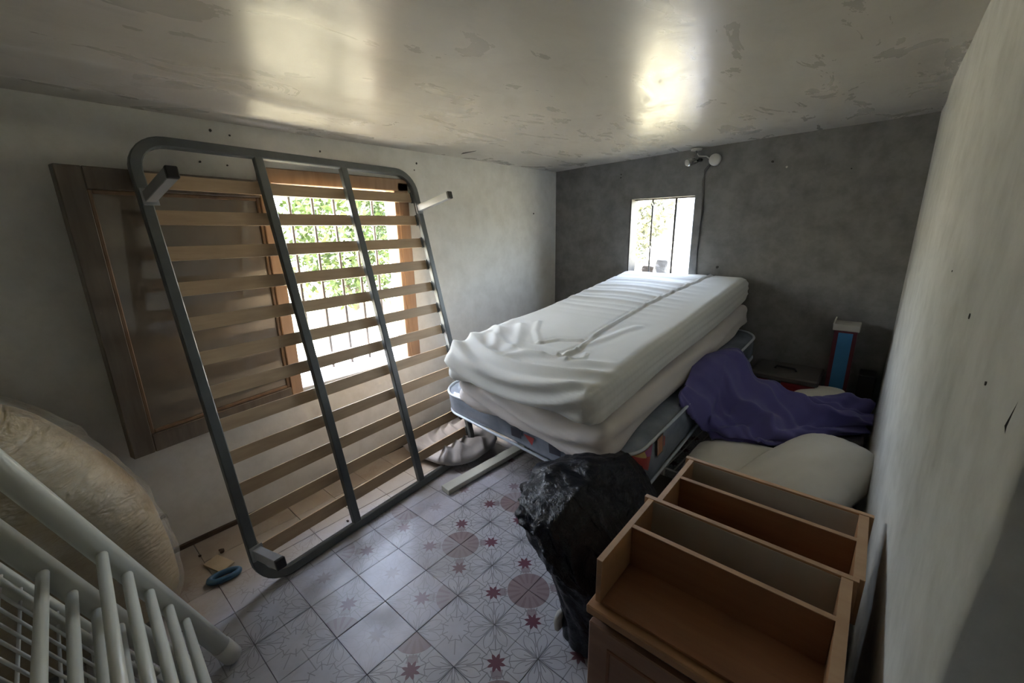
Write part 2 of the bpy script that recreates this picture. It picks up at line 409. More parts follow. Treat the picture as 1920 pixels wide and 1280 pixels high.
# far wall with small window hole
FX0, FX1, FZ0, FZ1 = -1.54, -1.055, .94, 1.605
b = MB(); y1 = YF+.13
b.abox(XL, FX0, YF, y1, -.1, 2.1); b.abox(FX1, XR+.3, YF, y1, -.1, 2.1); b.abox(FX0, FX1, YF, y1, -.1, FZ0); b.abox(FX0, FX1, YF, y1, FZ1, 2.1)
wf = b.build('wall_far', M['wall_grey']); wf['kind'] = 'structure'
def grid_wall(name, fn, nu, nv, m_, thick):
    u, v_ = np.meshgrid(np.linspace(0, 1, nu), np.linspace(0, 1, nv), indexing='ij')
    p = fn(u.ravel(), v_.ravel()); q = p+np.asarray(thick); n0 = len(p)
    f = [(i*nv+j, (i+1)*nv+j, (i+1)*nv+j+1, i*nv+j+1) for i in range(nu-1) for j in range(nv-1)]
    f2 = [tuple(k+n0 for k in q_)[::-1] for q_ in f]
    ring = [i*nv for i in range(nu)]+[(nu-1)*nv+j for j in range(1, nv)]+[i*nv+nv-1 for i in range(nu-2, -1, -1)]+[j for j in range(nv-2, 0, -1)]
    s_ = [(ring[k], ring[(k+1) % len(ring)], ring[(k+1) % len(ring)]+n0, ring[k]+n0) for k in range(len(ring))]
    o = MB().add(np.concatenate([p, q]), f+f2+s_).build(name, m_, smooth=True, weld=1e-6)
    o['kind'] = 'structure'; return o
def rw(u, v_):
    y = YF+.05-u*(YF+.05-.50); z = -.05+v_*2.15
    x = XR+fbm(np.stack([y*1.6, z*1.1, y*0+3], 1), 2)*.010-np.exp(-((y-1.9)/.6)**2)*.006
    jag = np.where(u > .999, fbm(np.stack([z*9, z*0, z*0], 1), 3)*.006, 0)
    return np.stack([x, y+jag, z], 1)
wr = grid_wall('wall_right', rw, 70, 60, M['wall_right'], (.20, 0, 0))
jb = MB().abox(XR+.012, 1.2, .505, .72, -.1, 2.1).build('trim_1', M['jamb']); jb['kind'] = 'structure'
b = MB().abox(XL-.22, 1.2, YN-.2, YN, -.1, 2.1); wn = b.build('wall_near', M['wall_white']); wn['kind'] = 'structure'
b = MB().abox(1.0, 1.2, YN, .52, -.1, 2.1); ws = b.build('wall_side', M['wall_white']); ws['kind'] = 'structure'
def cl(u, v_):
    x = -2.3+u*3.5; y = -1.1+v_*4.5
    z = 1.872+(x+2.245)*.031+fbm(np.stack([x*1.1, y*1.1, x*0], 1), 2)*.006
    k = np.clip((1.9-y)/1.2, 0, 1)*np.clip((y+.6)/.8, 0, 1)
    z = z+(-.020*np.exp(-((x+2.02)/.055)**2)+.012*np.exp(-((x+1.88)/.06)**2))*k
    return np.stack([x, y, z], 1)
ce = grid_wall('ceiling', cl, 180, 120, M['ceiling'], (0, 0, .12))
bs = MB().abox(XL-.01, XL+.012, -.9, YF, -.005, .022, .003).build('baseboard_left', M['baseboard']); bs['kind'] = 'structure'
# nail holes, sockets and chips in the plaster
def disc(c, n_, r, m_, name, parent, dep=.002, seg=8):
    n_ = nrm(n_); a = nrm(np.cross(n_, V(.1, .2, 1))); d = np.cross(n_, a); vs_ = []
    for q in range(seg):
        t_ = 2*PI*q/seg; rr_ = r*random.uniform(.75, 1.2); vs_.append(np.array(c)+(a*math.cos(t_)+d*math.sin(t_))*rr_+n_*dep)
    for q in range(seg): vs_.append(vs_[q]-n_*dep*2)
    f = [tuple(range(seg))]+[((q+1) % seg, q, q+seg, (q+1) % seg+seg) for q in range(seg)]
    return MB().add(vs_, f).build(name, m_, parent)
holes = mat('plaster_hole', (.05, .045, .04), .9); chip = mat('pale_chip', (.55, .52, .46), .8)
for y, z, r in ((.66, 1.83, .006), (.73, 1.82, .004), (1.13, 1.80, .005), (1.73, 1.80, .007), (1.71, 1.76, .004), (2.9, 1.52, .007), (.60, 1.70, .005), (.70, 1.695, .004), (1.62, 1.60, .004)):
    disc((XL, y, z), (1, 0, 0), r, holes, 'nail_hole', wl)
disc((XL, .195, .193), (1, 0, 0), .020, chip, 'socket_hole', wl, .002, 12); disc((XL+.002, .195, .193), (1, 0, 0), .010, holes, 'socket_hole', wl, .002, 12)
for x, z, r in ((-1.63, 1.795, .006), (-1.63, 1.772, .006), (-1.11, 1.82, .005), (-.86, 1.115, .010), (-.60, 1.78, .008), (-.52, 1.74, .006), (-.2, 1.7, .004)):
    disc((x, YF, z), (0, -1, 0), r, holes if x != -.52 else chip, 'nail_hole', wf)
for y, z, r in ((.964, 1.258, .006), (.71, 1.22, .004), (1.30, 1.30, .003)):
    disc((XR+float(fbm(V(y*1.6, z*1.1, 3)[None], 2)[0])*.010-math.exp(-((y-1.9)/.6)**2)*.006, y, z), (-1, 0, 0), r*.7, holes, 'nail_hole', wr, .0012)
ck = MB().sweep([(XR+.001, .575, 1.195), (XR+.001, .582, 1.215), (XR+.001, .572, 1.25)], [(-.0035, -.0035), (.0035, 0), (0, .0035)], scale=[.3, 1, .3]).build('crack', holes, wr)
ck = MB().sweep([(-2.21, 2.02, 1.872), (-2.10, 2.0, 1.872), (-2.02, 2.01, 1.875), (-1.95, 1.99, 1.879)], [(-.010, -.002), (.010, 0), (0, .003)], scale=[.3, 1, .8, .2]).build('crack', holes, ce)

# window 1 : wooden frame, sill, bars
w1 = thing('window_1', None, None, (XL, 1.2425, WZ0)); w1['kind'] = 'structure'
fr = MB(); X1 = XL+.012; X0 = XL-.07
fr.abox(X0, X1, WY1-.055, WY1+.02, WZ0-.01, WZ1+.015, .004).abox(X0, X1, WY0-.05, WY1+.02, WZ1-.035, WZ1+.035, .004)
fr.abox(X0, X1-.01, WY0-.035, WY0+.01, WZ0-.01, WZ1, .004)
fr.build('window_frame', M['win_wood'], w1)
MB().abox(X0-.02, X1-.004, WY1-.078, WY1-.050, WZ0, WZ1-.03, .003).build('inner_bead', M['win_wood'], w1)
MB().abox(XL-.30, XL+.02, WY0-.01, WY1+.01, WZ0-.03, WZ0+.006, .004).build('window_sill', M['zinc'], w1)
g = thing('window_grille', 'painted iron bars across the large window in the white wall', 'window bars', (XL-.19, 1.24, WZ0))
for k in range(6):
    y = .895+.1235*k; MB().tube([(XL-.19, y, WZ0+.0), (XL-.19, y, WZ1)], .0085, 8).build('bar', M['rust'], g, True)
for z in (WZ0+.085,): MB().abox(XL-.205, XL-.175, WY0, WY1, z-.016, z+.016, .003).build('cross_rail', M['zinc'], g)
# opened casement
ca = thing('casement', 'large brown wooden window casement with dark brown pane, swung open against left wall', 'window casement', (XL+.01, .855, .59))
H0 = V(XL+.015, .855, 0); H1 = V(-2.10, .142, 0); eu = nrm(H1-H0); en = V(-eu[1], eu[0], 0)
if en[0] < 0: en = -en
CW = np.linalg.norm(H1-H0); CZ0, CZ1 = .560, 1.636; U3 = V(0, 0, 1)
def cpl(u0, u1, z0, z1, t0, t1, c=.003):
    return ((H0+eu*(u0+u1)/2+en*(t0+t1)/2+U3*(z0+z1)/2), eu*(u1-u0)/2, en*(t1-t0)/2, U3*(z1-z0)/2, c)
for a in ((0, .062, CZ0, CZ1), (CW-.070, CW, CZ0, CZ1)): MB().box(*cpl(*a, -.02, .02)).build('stile', M['case_wood'] if a[0] > .1 else M['win_wood'], ca)
for a in ((.062, CW-.070, CZ0, CZ0+.075), (.062, CW-.070, CZ1-.075, CZ1)): MB().box(*cpl(*a, -.02, .02)).build('rail', M['case_wood'], ca)
bd_ = MB()
for a in ((.062, .078, CZ0+.075, CZ1-.075), (CW-.084, CW-.070, CZ0+.075, CZ1-.075), (.078, CW-.084, CZ0+.075, CZ0+.090), (.078, CW-.084, CZ1-.090, CZ1-.075)): bd_.box(*cpl(*a, -.012, .012))
bd_.build('bead', M['bead_wood'], ca)
MB().box(*cpl(.07, CW-.075, CZ0+.08, CZ1-.08, -.003, .003, 0)).build('pane', M['pane'], ca)
# window 2 : small opening with two bars
w2 = thing('window_2', None, None, (-1.2975, YF+.06, FZ0)); w2['kind'] = 'structure'
MB().abox(FX0, FX0+.010, YF+.002, YF+.125, FZ0, FZ1).abox(FX0, FX1, YF+.06, YF+.10, FZ1-.008, FZ1).abox(FX0, FX1, YF+.0, YF+.16, FZ0-.01, FZ0+.012).build('window_frame', M['rust'], w2)
g = thing('window_grille', 'two dark iron bars, one with diamond loops, in the small window', 'window bars', (-1.3, YF+.08, FZ0))
def loop_bar(x, y, z0, z1, knots):
    pts = [(z0, 0)]
    m1 = MB(); prev = z0
    for z in knots:
        m1.tube([(x, y, prev), (x, y, z-.018)], .0065, 8)
        for sgn in (-1, 1): m1.tube([(x, y, z-.018), (x+sgn*.012, y, z), (x, y, z+.018)], .0045, 8)
        prev = z+.018
    return m1.tube([(x, y, prev), (x, y, z1)], .0065, 8)
loop_bar(-1.392, YF+.08, FZ0, FZ1, [1.245, 1.565]).build('bar', M['rust'], g, True)
MB().tube([(-1.215, YF+.08, FZ0), (-1.212, YF+.08, FZ1)], .0085, 8).build('bar', M['rust'], g, True)

# ================================================================ OUTSIDE
gr = MB().abox(-40, 25, -20, 45, -.5, -.2).build('ground', M['ground']); gr['kind'] = 'structure'
def bush(name, label, c, rad, n, sz, m_, trunk=True, cat='bush', group=None):
    root = thing(name, label, cat, (c[0], c[1], -.2), group)
    d = rng.normal(size=(n, 3)); d /= np.linalg.norm(d, axis=1)[:, None]
    r = (.55+.45*rng.random(n))*(1+.25*fbm(d*2.3+c[0], 2))
    p = np.array(c)+d*r[:, None]*np.array(rad)
    a = rng.normal(size=(n, 3)); a /= np.linalg.norm(a, axis=1)[:, None]
    b_ = np.cross(a, rng.normal(size=(n, 3))); b_ /= np.linalg.norm(b_, axis=1)[:, None]
    s = sz*(.6+.8*rng.random(n))[:, None]
    v = np.stack([p-a*s, p+b_*s*.45, p+a*s, p-b_*s*.45], 1).reshape(-1, 3); f = np.arange(n*4).reshape(n, 4)
    o = MB(); o.v = [v]; o.f = [tuple(q) for q in f.tolist()]; o.n = len(v); o = o.build('foliage', m_, root); o['kind'] = 'stuff'
    if trunk:
        for k in range(3):
            e = np.array(c)+np.array(rad)*V(.35*math.cos(k*2.1), .35*math.sin(k*2.1), .25)
            MB().tube([(c[0], c[1], -.25), (c[0]+(e[0]-c[0])*.4, c[1]+(e[1]-c[1])*.4, c[2]*.4), e], .05, 7, scale=[1, .7, .3]).build('branch', M['bark'], root, True)
    return root
bush('bush', 'broad green bush seen between the bars at the left of the large window', (-7.6, 1.6, 1.35), (1.2, 1.25, 1.5), 6500, .07, M['leaf'])
bush('bush', 'green bush seen between the bars at the middle of the large window', (-8.2, 4.5, 1.5), (1.2, 1.3, 1.6), 6500, .07, M['leaf'])
bush('bush', 'green bush seen at the right edge of the large window', (-7.2, 7.4, 1.4), (1.2, 1.25, 1.5), 5600, .07, M['leaf'])
bush('tree', 'pale leafy tree outside the small window, left of the looped bar', (-5.2, 10.5, 2.3), (1.3, 1.2, 2.0), 4600, .09, M['leaf2'], cat='tree')
bush('tree', 'pale leafy tree outside the small window, between its bars and the post', (-2.0, 12.0, 2.2), (1.3, 1.2, 1.9), 4200, .09, M['leaf2'], cat='tree')
MB().abox(-1.600, -1.478, 4.45, 4.55, -.2, 2.6, .01).build('porch_post', M['post'])
tag(centred(bpy.data.objects['porch_post']), 'pale bluish white post standing outside the small window', 'post')
rv, rf, rn = round_box((.055, .035, .06), .02, .02); rv = rv+rn*fbm(rv*30, 3)[:, None]*.012
# rests on the low outer ledge
MB().add(rv+V(-1.33, YF+.21, 1.085), rf).build('rubble_block', M['rubble'], None, False)
tag(centred(bpy.data.objects['rubble_block']), 'grey chunk of masonry on the ledge outside the small window', 'rubble')
rv2 = rv*V(.9, .6, .5); MB().add(rv2+V(-1.455, YF+.21, 1.055), rf).build('stone', M['bark'], None, False)
tag(centred(bpy.data.objects['stone']), 'flat brown stone beside the masonry chunk, outside the small window', 'stone')
MB().abox(-1.62, -1.0, YF+.135, YF+.29, .955, 1.028, .005).build('trim_2', M['rubble'])['kind'] = 'structure'

# ================================================================ BED BASE (leaning)
psi, th, phi = -0.10113991, 0.239413, -0.0042867; o0 = V(-1.6863, .3683, 0.004)
Vb = V(math.sin(psi), math.cos(psi), 0); Nb0 = V(math.cos(psi), -math.sin(psi), 0); Ub = -Nb0*math.sin(th)+V(0, 0, 1)*math.cos(th)
Vb, Ub = Vb*math.cos(phi)+Ub*math.sin(phi), Ub*math.cos(phi)-Vb*math.sin(phi); Nb = np.cross(Vb, Ub); BW, BL = 1.3705, 1.807
def bp(u, v, n_=0): return o0+Ub*u+Vb*v+Nb*n_
bed = thing('slatted_bed_base', 'dark grey metal bed base with pale wooden slats, leaning upright against left wall', 'bed base', (-1.72, 1.05, 0))
path = []; rc = .115; hw = .019
cs_ = [(hw, hw), (hw, BW-hw), (BL-hw, BW-hw), (BL-hw, hw)]
for k, (cu, cv, a0_) in enumerate(((hw+rc, hw+rc, 180), (hw+rc, BW-hw-rc, 90), (BL-hw-rc, BW-hw-rc, 0), (BL-hw-rc, hw+rc, -90))):
    for q in range(9):
        # angle measured from +u towards +v
        aa = math.radians([270, 180, 90, 0][k] - q*90/8 + 0) if False else math.radians({0: 270-q*90/8, 1: 180-q*90/8, 2: 90-q*90/8, 3: 0-q*90/8}[k])
        path.append(bp(cu+rc*math.cos(aa), cv+rc*math.sin(aa)))
rect = lambda a, b_, c=.004: [(-a, -b_+c), (-a+c, -b_), (a-c, -b_), (a, -b_+c), (a, b_-c), (a-c, b_), (-a+c, b_), (-a, b_-c)]
MB().sweep(path, rect(.019, .015), up=Nb, closed=True).build('outer_frame', M['frame_metal'], bed, False)
for v in (.462, .885):
    o = MB().box(bp(BL/2, v), Ub*(BL/2-.03), Vb*.019, Nb*.014, .003).build('support_bar', M['frame_metal'], bed)
for k in range(12):
    u = 1.675-.027-.1365*k; pts = []
    for q in range(13):
        v = .034+(BW-.068)*q/12; s_ = q/12*2-1; pts.append(bp(u, v, -.0215-.012*(1-s_*s_)))
    MB().sweep(pts, [(-.027, -.0045), (.027, -.0045), (.027, .0045), (-.027, .0045)], up=Nb).build('slat', M['slat'], bed)
    for sg, v in ((0, .036), (1, BW-.036)):
        MB().box(bp(u, v, -.018), Ub*.031, Vb*.008, Nb*.009, .002).build('slat_holder', M['frame_metal'], bed)
def bleg(u, v, L, m_, capm, n0=.015, dirv=None):
    dv = Nb if dirv is None else nrm(dirv); lg = MB().box(bp(u, v, n0)+dv*L/2, Ub*.019, Vb*.017, dv*L/2, .002).build('leg', m_, bed)
    MB().box(bp(u, v, n0)+dv*(L+.004), Ub*.020, Vb*.018, dv*.008, .003).build('end_cap', capm, lg)
    MB().box(bp(u, v, n0+.004), Ub*.030, Vb*.024, Nb*.003, .001).build('leg_bracket', m_, lg)
bleg(1.575, .030, .262, M['leg_metal'], M['black']); tag(bed.children[-1], 'silver grey leg')
bleg(1.575, BW-.030, .262, M['leg_metal'], M['black'])
bleg(.165, .026, .20, M['leg_metal'], M['black'])

# ================================================================ MATTRESSES
A0 = V(-1.64, 1.36, .807); B0 = V(-1.535, 3.2, 1.08); eL = nrm(B0-A0); ew = V(.893, .05, 0); ew = nrm(ew-eL*(ew@eL)); en3 = np.cross(ew, eL)
def mp3(w_, l, t_): return A0+np.outer(w_, ew)+np.outer(l, eL)-np.outer(t_, en3) if np.ndim(w_) else A0+ew*w_+eL*l-en3*t_
def mattress_mesh(w0, w1, l0, l1, t0, t1, r, step, disp):
    h = ((w1-w0)/2, (l1-l0)/2, (t1-t0)/2); v, f, n_ = round_box(h, r, step)
    loc = np.stack([v[:, 0]+(w0+w1)/2, v[:, 1]+(l0+l1)/2, (t0+t1)/2-v[:, 2]], 1)      # w,l,t coordinates
    d, extra = disp(loc, n_)
    v2 = loc.copy(); v2[:, 0] += n_[:, 0]*d+extra[:, 0]; v2[:, 1] += n_[:, 1]*d+extra[:, 1]; v2[:, 2] += -n_[:, 2]*d+extra[:, 2]
    return mp3(v2[:, 0], v2[:, 1], v2[:, 2]), f
FOLDS = [
 ([(.60, .325), (.575, .52), (.565, .84), (.59, 1.25), (.665, 1.85)], .009, .010),
 ([(.38, .302), (.435, .395), (.552, .444)], .011, .008), ([(.18, .55), (.25, .42), (.374, .316)], .013, .006),
 ([(.34, .115), (.43, .15), (.50, .165), (.585, .199)], .016, .012), ([(.585, .199), (.60, .325)], .014, .012),
 ([(.56, .17), (.63, .18), (.685, .24), (.66, .31)], .010, .007), ([(.06, .34), (.12, .26), (.20, .15)], .026, .009),
 ([(.12, .45), (.19, .36), (.32, .20)], .024, .007), ([(.60, .40), (.66, .55), (.70, .72)], .022, .004)]
def disp_top(L, n_):
    w_, l, t_ = L.T; top = np.clip(n_[:, 2], 0, 1)**2; front = np.clip(-n_[:, 1], 0, 1); right = np.clip(n_[:, 0], 0, 1)
    d = fbm(L*2.2, 2)*.006
    # transverse pull folds over the far half
    warp = fbm(np.stack([w_*1.2, l*1.0, w_*0], 1), 2)*.25
    fade = np.clip((l-.75)/.5, 0, 1)*np.clip((.80-w_)/.2, 0, 1)
    d += top*fade*ridge(l*6.2+w_*.5+warp*3, 2.2)*.011*(.45+.55*np.clip(fbm(np.stack([l*3, w_*1.5, l*0+5], 1), 2)+.5, 0, 1))
    d += top*ridge(l*13+warp*5+w_*.6, 2)*.004*fade
    # raised folds traced over the top of the cover
    warped = np.stack([w_, l], 1)+np.stack([fbm(L*5, 2), fbm(L*5+9, 2)], 1)*.010
    for pl_, wd, am in FOLDS:
        pl_ = np.array(pl_); dm = np.full(len(w_), 9.0)
        for q in range(len(pl_)-1):
            a_, b_ = pl_[q], pl_[q+1]; ab = b_-a_; tq = np.clip(((warped-a_)@ab)/(ab@ab), 0, 1)
            dm = np.minimum(dm, np.linalg.norm(warped-a_-tq[:, None]*ab, axis=1))
        d += top*am*np.exp(-(dm/wd)**2)
        d -= top*am*.5*np.exp(-((dm-wd*1.9)/wd)**2)
    left = np.clip(-n_[:, 0], 0, 1)
    d += (left*.030+top*.012*np.clip(1-w_/.5, 0, 1))*np.exp(-((l-.33)/.30)**2)
    d += np.clip(top*np.clip(.25-w_, 0, .25)*4+left, 0, 1)*np.clip((.6-l)/.3, 0, 1)*ridge(l*7+w_*2, 2)*.012
    # swags : big catenary arcs from the front left corner to the right corner
    s_ = t_-l*.75; ar = s_+.02-.115*(1-((w_-.40)/.50)**2)
    mk = np.clip((.30-l)/.12, 0, 1)*np.clip((.90-w_)/.12, 0, 1)*np.clip(top+front, 0, 1)
    d += mk*ridge(ar*11.5+warp*.8+.25, 1.3)*.026
    d += np.clip(front, 0, 1)*.014*np.sin(np.clip(t_/.165, 0, 1)*PI)*np.clip(1.1-w_, 0, 1)
    tf = np.exp(-(((w_-.87)/.045)**2+((t_-.09)/.07)**2))*np.clip(front+right, 0, 1)
    d += tf*ridge((t_*26+w_*34), 1.5)*.014
    # ribbed side
    d += right*ridge(l*60, 1)*.0012 + right*fbm(np.stack([l*2, t_*5, l*0], 1), 2)*.008
    ex = np.zeros_like(L)
    ex[:, 2] += front*.012*np.sin(w_*5)+right*.010*np.sin(l*5+1)*np.clip(t_/.15, 0, 1)
    return d, ex
r3 = (.075, .085, .055)
mt = MB().add(*mattress_mesh(0, .905, 0, 1.875, 0, .172, (.06, .07, .050), .0105, disp_top)).build('mattress', M['cover_white'], None, True)
centred(mt); tag(mt, 'top mattress of the stack, in a loose wrinkled white cover', 'mattress', 'stacked mattresses')
# little knot of gathered cloth on the top cover
def disp_mid(L, n_):
    w_, l, t_ = L.T; front = np.clip(-n_[:, 1], 0, 1); right = np.clip(n_[:, 0], 0, 1); warp = fbm(L*1.5, 2)
    d = fbm(L*2.5, 2)*.009
    sag = t_-.05*(1-((w_-.45)/.5)**2)-w_*.045
    d += front*ridge(sag*13+warp*.9, 1.3)*.024
    d += right*ridge(t_*10-l*1.4+warp*1.2, 1.5)*.018*np.clip(1-l*.2, 0, 1)
    ex = np.zeros_like(L); ex[:, 2] += front*.045*np.clip(w_, 0, 1)**2
    return d, ex
m2 = MB().add(*mattress_mesh(.03, .925, .025, 1.84, .176, .330, (.045, .05, .045), .014, disp_mid)).build('mattress', M['cover_pink'], None, True)
centred(m2); tag(m2, 'middle mattress of the stack, sagging pinkish white cover, directly under the top one', 'mattress', 'stacked mattresses')
# plastic wrapped mattress
def disp_low(L, n_):
    ex = np.zeros_like(L); ex[:, 2] = np.where(n_[:, 2] > 0, -.040, .045)*np.clip(L[:, 0], 0, 1)**1.5*np.clip(1.35-L[:, 1]*1.2, .15, 1.1)
    return fbm(L*3, 2)*.006+fbm(L*14, 2)*.0015, ex
W0, W1, L0, L1, T0, T1 = -.275, 1.01, .10, 1.82, .352, .515
lv_, lf_ = mattress_mesh(W0, W1, L0, L1, T0, T1, (.13, .13, .03), .02, disp_low)
# vertical corner rounding larger: done by anisotropic radius
m3 = MB().add(lv_, lf_).build('mattress', M['wrap'], None, True); centred(m3)
tag(m3, 'bottom mattress of the stack, wider, grey blue in clear plastic with white piping', 'mattress', 'stacked mattresses')
def outline(off, n_=9, r=.13):
    pts = []
    for cx, cy, a_ in ((W1-r, L0+r, -90), (W1-r, L1-r, 0), (W0+r, L1-r, 90), (W0+r, L0+r, 180)):
        for q in range(n_+1):
            t_ = math.radians(a_+90*q/n_); pts.append((cx+(r+off)*math.cos(t_), cy+(r+off)*math.sin(t_)))
    return pts
for t_, sg_ in ((T0+.018, -.040), (T1-.018, .045)):
    MB().tube([mp3(a, b_, t_+sg_*min(max(a, 0), 1)**1.5*min(max(1.35-b_*1.2, .15), 1.1)) for a, b_ in outline(-.002)], .0075, 8, up=en3, closed=True).build('piping', M['piping'], m3, True)
# printed pictures on the plastic : outline arclength coordinate s measured from the front right corner
ol = np.array(outline(.007)); 
def side(s, t_):
    """s = 0 where the rounded corner ends on the long right side, negative towards the front"""
    r = .13; th0 = s/(r)
    if s >= 0: a, b_ = W1+.007, L0+r+s
    elif s > -r*PI/2: a, b_ = W1-r+(r+.007)*math.cos(th0), L0+r+(r+.007)*math.sin(th0)
    else: a, b_ = W1-r+(s+r*PI/2), L0-.007
    return mp3(a, b_, t_)
def decal(name, poly, m_, lift=0.0, n_=7):
    if poly[0][0] > -.2: poly = [(a, .322+(b_-.372)*1.30) for a, b_ in poly]
    """poly in (s,t); fan subdivided so that it follows the corner"""
    poly = np.array(poly); c = poly.mean(0); vs_ = []; fs_ = []
    dens = []
    for i in range(len(poly)):
        for q in range(n_): dens.append(poly[i]+(poly[(i+1) % len(poly)]-poly[i])*q/n_)
    dens = np.array(dens); K = 5; D = len(dens)
    for k in range(K+1):
        for d in dens:
            p = c+(d-c)*(k/K); q = side(p[0], p[1]); o_ = mp3(.4, .9, p[1]); vs_.append(q+nrm(q-o_)*(.003+lift))
    for k in range(K):
        for i in range(D): fs_.append((k*D+i, k*D+(i+1) % D, (k+1)*D+(i+1) % D, (k+1)*D+i))
    return MB().add(vs_, fs_).build(name, m_, m3)
decal('printed_rocket', [(-.16, .375), (-.085, .40), (-.01, .475), (-.02, .497), (-.06, .495), (-.13, .45)], M['decal_white'], 0)
decal('printed_rocket', [(-.155, .385), (-.03, .492), (-.05, .50), (-.10, .47), (-.165, .41)], M['decal_dark'], -.0006)
decal('printed_triangle', [(-.125, .376), (.035, .372), (-.005, .462)], M['decal_red'], .0008)
decal('printed_triangle', [(-.085, .376), (.00, .374), (-.02, .405)], M['decal_yellow'], .0014)
decal('printed_triangle', [(-.03, .376), (.033, .374), (.018, .415), (-.015, .402)], M['decal_purple'], .0018)
for s_, t_ in ((-.125, .402), (-.105, .418), (-.085, .434)):
    decal('printed_window', [(s_+.007*math.cos(q), t_+.007*math.sin(q)) for q in np.linspace(0, 2*PI, 8, endpoint=False)], M['decal_dark'], .0012, 2)
decal('printed_suitcase', [(.075, .372), (.135, .372), (.135, .452), (.075, .452)], M['decal_dark'], .0002)
decal('printed_suitcase', [(.081, .379), (.129, .379), (.129, .445), (.081, .445)], M['decal_orange'], .0010)
decal('printed_suitcase', [(.138, .392), (.152, .392), (.152, .432), (.138, .432)], M['decal_red'], .0008)
decal('printed_suitcase', [(.087, .386), (.091, .386), (.091, .438), (.087, .438)], M['decal_white'], .0016)
for c0, s0 in ((.05, -.205-.55), (.0, -.205-.30)):
    decal('printed_shape', [(s0, .40), (s0+.07, .40), (s0+.07, .45), (s0, .455)], M['decal_dark'], .0)
    decal('printed_shape', [(s0+.09, .41), (s0+.16, .41), (s0+.14, .46)], M['decal_red'], .0)
# the second bed base that carries the stack, in its shadow
b2 = thing('metal_bed_frame', 'dark metal bed base hidden in shadow under the mattress stack', 'bed base', (-1.15, 2.4, 0))
for w_ in (.02, .90): MB().box(mp3(w_, 1.05, .545), ew*.018, eL*.80, en3*.02, .003).build('rail', M['frame_metal'], b2)
for k in range(9):
    MB().box(mp3(.46, .30+.19*k, .532), ew*.46, eL*.028, en3*.006, .001).build('slat', M['slat'], b2)
for w_ in (.04, .88):
    for l in (.55, 1.75):
        p = mp3(w_, l, .56); MB().abox(p[0]-.016, p[0]+.016, p[1]-.016, p[1]+.016, .0, p[2], .003).build('leg', M['frame_metal'], b2)

# ================================================================ PLANK, CLOTH, TOOL
pk = MB().box((-1.60, 1.80, .0165), (.034, -.004, 0), (.02, .515, 0), (0, 0, .0145), .002).build('plank', M['white_paint'])
tag(centred(pk), 'white painted wooden batten lying on the tiles and running under the mattresses', 'plank')
v, f, n_ = round_box((.27, .24, .06), (.2, .2, .06), .011)
d = fbm(v*7, 2)*.035+ridge(v[:, 0]*8+v[:, 1]*9+fbm(v*4, 2)*1.3, 1.5)*.030; v2 = v+n_*(d*np.clip(n_[:, 2]+.3, 0, 1))[:, None]
a_ = .15; v2[:, 2] = np.maximum(v2[:, 2]*(1.0+.6*np.clip(v[:, 1]/.24, 0, 1))+.055, .002)
rot = np.array([[math.cos(a_), math.sin(a_), 0], [-math.sin(a_), math.cos(a_), 0], [0, 0, 1]])
oc = MB().add(v2@rot+V(-1.955, 1.63, 0), f).build('crumpled_cloth', M['grey_cloth'], None, True)
tag(centred(oc), 'crumpled grey cloth on the floor behind the foot of the leaning bed base', 'cloth')
tl = thing('hand_saw', 'small tool with blue plastic loop handle and cream blade on the floor', 'hand tool', (-1.90, .30, 0))
MB().box((-1.99, .31, .008), (.055, .018, 0), (-.012, .030, 0), (0, 0, .004), .001).build('blade', M['tool_wood'], tl)
lp = [(-1.888+.024*math.cos(t_)*1.0+.010*math.sin(t_), .302+.052*math.sin(t_), .014) for t_ in np.linspace(0, 2*PI, 20, endpoint=False)]
MB().tube(lp, .012, 8, closed=True).build('handle', M['tool_blue'], tl, True)
for x, y, s_, lab in ((-2.075, .345, .012, 'largest dark crumb on the floor, just above the cream tool blade'), (-1.73, .12, .006, 'tiny dark crumb between the blue tool handle and the white bed end foot'),
        (-2.12, .27, .006, 'tiny dark crumb at the skirting left of the cream tool blade'), (-1.98, .98, .007, 'dark crumb behind the leaning slats, right of its middle bar'),
        (-2.0, .86, .005, 'small dark crumb behind the lowest slats near the skirting'), (-1.82, .82, .006, 'dark crumb just above the bottom rail between the two support bars'),
        (-1.77, .95, .005, 'smallest dark crumb beside the bottom rail of the bed base')):
    vv, ff_, nn_ = round_box((s_, s_*.8, s_*.5), s_*.4, s_); vv = vv+nn_*fbm(vv*90+x, 2)[:, None]*s_*.3
    o = MB().add(vv+V(x, y, s_*.55), ff_).build('dirt_crumb', M['baseboard'], None)
    tag(centred(o), lab, 'debris', 'crumbs of dirt on the floor')

